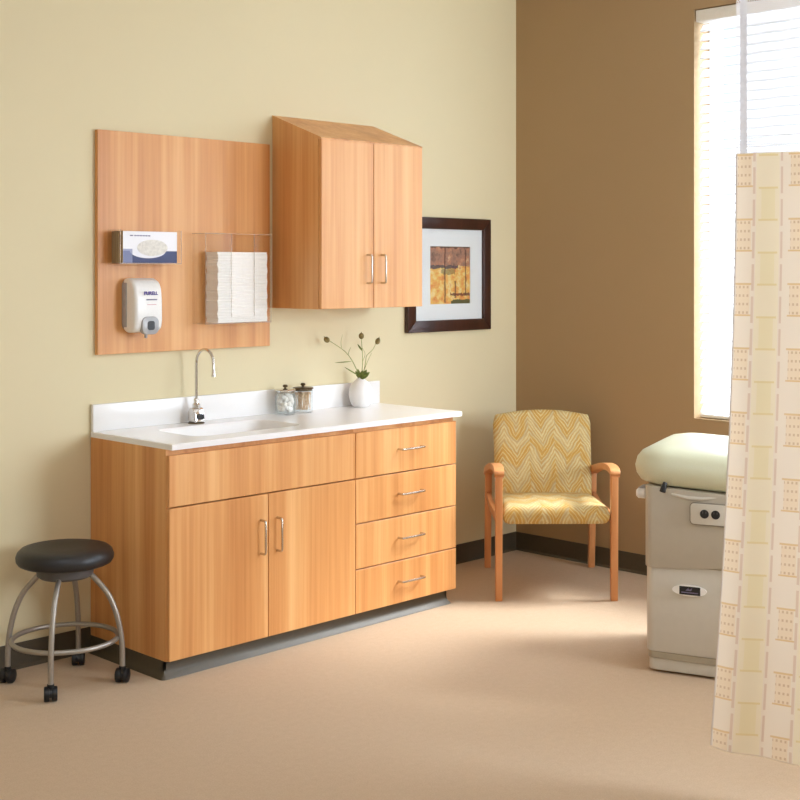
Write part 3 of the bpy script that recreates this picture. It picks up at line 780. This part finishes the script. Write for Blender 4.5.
def upper():
    b = bmesh.new(); pts = plan(0, TL, -.006, TD+.004, .035, .016); n = len(pts)
    A = [b.verts.new((x, y, .409+.023*min(1., (max(0., x)/.3)**2))) for x, y in pts]; B = [b.verts.new((x, y, .726-sl*max(0, x))) for x, y in pts]
    b.faces.new(A); b.faces.new(B[::-1])
    for i in range(n): b.faces.new((A[i], B[i], B[(i+1) % n], A[(i+1) % n]))
    bmesh.ops.recalc_face_normals(b, faces=b.faces)
    bmesh.ops.bevel(b, geom=[e for e in b.edges if e.calc_face_angle(0) > R(60)], offset=.005, segments=2, profile=.5, affect='EDGES')
    me = bpy.data.meshes.new('upper_panel'); b.to_mesh(me); b.free()
    return link_mesh('upper_panel', me, M['tableband2'], et, 35)
M['tableband2'] = plain('taupe_enamel', rgb(182, 174, 159), .4, nscale=30, var=.015, bstr=.01)
upper()
# padded top: rounded plan, domed
def pad():
    b = bmesh.new(); x0, x1, y0, y1 = -.068, 1.56, -.024, .66; rc = .16; nn = 10
    base = rrect(x0, x1, y0, y1, rc, nn); c_ = ((x0+x1)/2, (y0+y1)/2)
    prof = [(.050, .004), (.024, .012), (.007, .034), (0, .064), (.007, .096), (.026, .122), (.058, .140), (.11, .151), (.18, .156), (.25, .158)]
    def inset(d):
        return rrect(x0+d, x1-d, y0+d, y1-d, max(rc-d, .012), nn)
    rings = []
    for d, z_ in prof:
        rings.append([b.verts.new((x, y, z_)) for x, y in inset(d)])
    n = len(base)
    for A, B in zip(rings, rings[1:]):
        for i in range(n): b.faces.new((A[i], A[(i+1) % n], B[(i+1) % n], B[i]))
    b.faces.new(rings[0][::-1]); b.faces.new(rings[-1]); bmesh.ops.recalc_face_normals(b, faces=b.faces)
    me = bpy.data.meshes.new('padded_top'); b.to_mesh(me); b.free()
    me.transform(Matrix.Translation((0, 0, .724)) @ Matrix.Rotation(R(2.6), 4, 'Y'))
    return link_mesh('padded_top', me, M['pad'], et, 80)
pad()
# power outlet
ou = MB().prism(rrect(.186, .347, .595, .674, .014, 5), -.0275, -.012, 'y', .002, 2).build('outlet_plate', M['tablebody'], et)
MB().prism(rrect(.1835, .3495, .5925, .6765, .016, 5), -.0255, -.012, 'y').build('outlet_surround', plain('grey_gasket', rgb(130, 122, 108), .6), et)
for cx_ in (.240, .282):
    so = MB().prism([(cx_+.0168*math.cos(2*math.pi*i/24), .636+.0168*math.sin(2*math.pi*i/24)) for i in range(24)], -.030, -.026, 'y').build('socket', M['blackplastic'], ou)
    mm = MB()
    for q in (-.006, .006): mm.box(cx_+q-.0012, cx_+q+.0012, -.0305, -.0295, .638, .646)
    mm.build('slots', M['hubgrey'], so)
# badge
bd_ = MB().prism([(.180+.066*math.cos(2*math.pi*i/40), .336+.021*math.sin(2*math.pi*i/40)) for i in range(40)], -.0175, -.008, 'y').build('badge', M['white'], et)
MB().box(.142, .222, -.0190, -.0165, .320, .352, .001, 1).build('badge_plate', M['blackplastic'], bd_)
mm = MB(); mm.box(.150, .214, -.0194, -.0186, .327, .331)
mm.prism([(.166, .336), (.176, .346), (.182, .340), (.192, .348), (.188, .336)], -.0194, -.0186, 'y'); mm.build('badge_mark', M['greyprint'], bd_)
# release lever, end knob
MB().tube([(.090, -.026, .746), (.086, -.032, .730), (.080, -.032, .710)], [.008, .011, .012], 12).build('lever', M['blackplastic'], et)
MB().tube([(.11, -.008, .700), (.17, -.012, .690), (.23, -.012, .690), (.29, -.010, .698)], [.004, .008, .008, .004], 10).build('grip_lip', M['tablebody'], et)
kn = MB().lathe([(0, -.052), (.014, -.052), (.021, -.044), (.021, -.018), (.017, -.014), (.017, -.004), (.021, .0), (.021, .030), (0, .030)], 20, Matrix.Translation((-.010, .13, .672)) @ Matrix.Rotation(R(90), 4, 'Y')).build('end_knob', M['white'], et)
MB().tube([(.0, .13, .702), (-.034, .13, .700), (-.052, .13, .688)], .007, 8).build('knob_bracket', M['greyplastic'], et)

# ------------------------------------------------------------------ privacy curtain
CU = thing('privacy_curtain', 'cream and yellow checked privacy curtain with white net top', 'curtain', (-2.185, -2.655, 0))
D2 = Vector((.275, -.9615, 0)); N2 = Vector((-.9615, -.275, 0))
def cloth(name, z0, z1, W_, ns, nz, mat, flare, foldf, s0=0.):
    b = bmesh.new(); uvl = b.loops.layers.uv.new('UVMap'); g = []
    for j in range(nz+1):
        row = []
        for i in range(ns+1):
            s_ = s0+W_*i/ns; zb = z0-.085*min(s_, .7) if z0 < 1 else z0; z_ = zb+(z1-zb)*j/nz; h = max(0., min(1., (1.907-z_)/1.756))
            lean = -flare*(h**1.7)*max(0., 1-s_/.6)*1.0
            amp = foldf(h); f = amp*(math.sin(s_*16.5+1.0+.35*h)+.35*math.sin(s_*37+.8-.5*h))
            f -= .02*h*math.exp(-(s_/.05)**2)
            p = D2*(s_+lean)+N2*f+Vector((0, 0, z_))
            row.append((b.verts.new(p), s_, z_))
        g.append(row)
    for j in range(nz):
        for i in range(ns):
            q = (g[j][i], g[j][i+1], g[j+1][i+1], g[j+1][i]); fc = b.faces.new([k[0] for k in q])
            for lp_, k in zip(fc.loops, q): lp_[uvl].uv = (k[1], 2.0-(1.907-k[2]) if k[2] <= 1.9071 else k[2])
    me = bpy.data.meshes.new(name); b.to_mesh(me); b.free()
    return link_mesh(name, me, mat, CU, 180)
cloth('cloth_panel', .140, 1.907, 1.35, 150, 60, M['curtain'], .078, lambda h: .008+.012*h)
cloth('net_panel', 1.907, 3.02, 1.35, 150, 20, M['net'], 0, lambda h: .008)
# thin folded edges give the cloth its thickness
def edge_tube(pts, r, name, mat): return MB().tube(pts, r, 8).build(name, mat, CU)
def cp(s_, z_):
    h = max(0., min(1., (1.907-z_)/1.756)); lean = -.078*(h**1.7)*max(0., 1-s_/.6); amp = .008+.012*h
    f = amp*(math.sin(s_*16.5+1.0+.35*h)+.35*math.sin(s_*37+.8-.5*h))-.02*h*math.exp(-(s_/.05)**2)
    return D2*(s_+lean)+N2*f+Vector((0, 0, z_))
def strip(name, s0, s1, z0, z1, mat, n=30, thick=.002):
    b = bmesh.new(); g = []
    for j in range(n+1):
        z_ = z0+(z1-z0)*j/n; g.append([b.verts.new(cp(s_, z_)+N2*.002) for s_ in (s0, (s0+s1)/2, s1)])
    for j in range(n):
        for i in range(2): b.faces.new((g[j][i], g[j][i+1], g[j+1][i+1], g[j+1][i]))
    bmesh.ops.solidify(b, geom=b.faces[:], thickness=thick)
    me = bpy.data.meshes.new(name); b.to_mesh(me); b.free(); return link_mesh(name, me, mat, CU, 60)
strip('net_hem', .012, .033, 1.907, 3.02, M['slat'])
edge_tube([cp(1.35*i/60, .140-.085*min(1.35*i/60, .7)) for i in range(61)], .0016, 'bottom_hem', M['curtain2'] if 'curtain2' in M else plain('curtain_edge', rgb(226, 208, 182), .85))
edge_tube([cp(0, .140+1.767*i/30) for i in range(31)], .0016, 'side_hem', plain('curtain_selvedge', rgb(214, 202, 190), .85))
tr_ = D2*1.6; P0 = Vector((-2.185, -2.655, 0))
ct_ = tag(MB().box(-.05, 1.6, -.014, .014, 0, .028, .002, 1).build('curtain_track', M['white']), 'white ceiling track carrying the privacy curtain', 'curtain track')
ct_.location = P0+Vector((0, 0, 3.092)); ct_.rotation_euler = (0, 0, math.atan2(D2.y, D2.x))
for i in range(9):
    s_ = .02+1.31*i/8; p = cp(s_, 3.02); mid = D2*s_
    MB().tube([(p.x, p.y, 3.01), (p.x, p.y, 3.03), (mid.x, mid.y, 3.06), (mid.x, mid.y, 3.0915)], .003, 6).build('hook', M['white'], CU)

# ------------------------------------------------------------------ light
def area(name, loc, rot, sx, sy, power, col, spread=None):
    l = bpy.data.lights.new(name, 'AREA'); l.shape = 'RECTANGLE'; l.size = sx; l.size_y = sy; l.energy = power; l.color = col
    if spread: l.spread = spread
    o = bpy.data.objects.new(name, l); COL.objects.link(o); o.location = loc; o.rotation_euler = rot; return o
E1, E2, EC = 200, 132, 24
area('daylight', (.75, (WY0+WY1)/2, (WZ0+WZ1)/2), (0, R(90), 0), WZ1-WZ0+.4, WY1-WY0+.4, E1, (.84, .98, 1.16))
# large soft studio lamp standing behind the camera side of the room, near the window wall
ko = area('softbox_lamp', (-.40, -5.0, 1.75), (0, 0, 0), 1.5, 1.5, E2, (.86, .98, 1.12))
ko.rotation_euler = Vector((-.24, 1, 0)).to_track_quat('-Z', 'Y').to_euler()
for x, y in ((-4.6, -2.6), (-4.9, -5.2)):
    area('ceiling_fill', (x, y, ZC-.006), (0, 0, 0), .6, .6, EC, (.90, .98, 1.10))  # unseen overhead fill, added to lift the floor, curtain and left-facing sides
sl_ = bpy.data.lights.new('sun', 'SUN'); sl_.energy = 8.5; sl_.angle = R(20); sl_.color = (.97, .98, 1.0)
so_ = bpy.data.objects.new('sun', sl_); COL.objects.link(so_)
so_.rotation_euler = Vector((-.78*math.cos(R(46)), .626*math.cos(R(46)), -math.sin(R(46)))).to_track_quat('-Z', 'Y').to_euler()
W = bpy.data.worlds.new('sky'); S.world = W; W.use_nodes = True
nt = W.node_tree; bg = nt.nodes['Background']; bg.inputs[0].default_value = (.9, .95, 1, 1); bg.inputs[1].default_value = 1.0

# ------------------------------------------------------------------ camera
cam = bpy.data.cameras.new('camera'); co = bpy.data.objects.new('camera', cam); COL.objects.link(co)
cam.sensor_width = 36; cam.lens = 1298.3755/800*36; cam.shift_y = -(400-270.3775)/800
co.location = (-5.6245, -4.654, 1.5618); co.rotation_euler = (R(90), 0, -.7904); cam.clip_start = .05
S.camera = co
S.view_settings.view_transform = 'Standard'; S.view_settings.look = 'None'; S.view_settings.gamma = 1; S.view_settings.exposure = 0
S.cycles.use_denoising = True
S.cycles.max_bounces = 10; S.cycles.diffuse_bounces = 6; S.cycles.transparent_max_bounces = 24
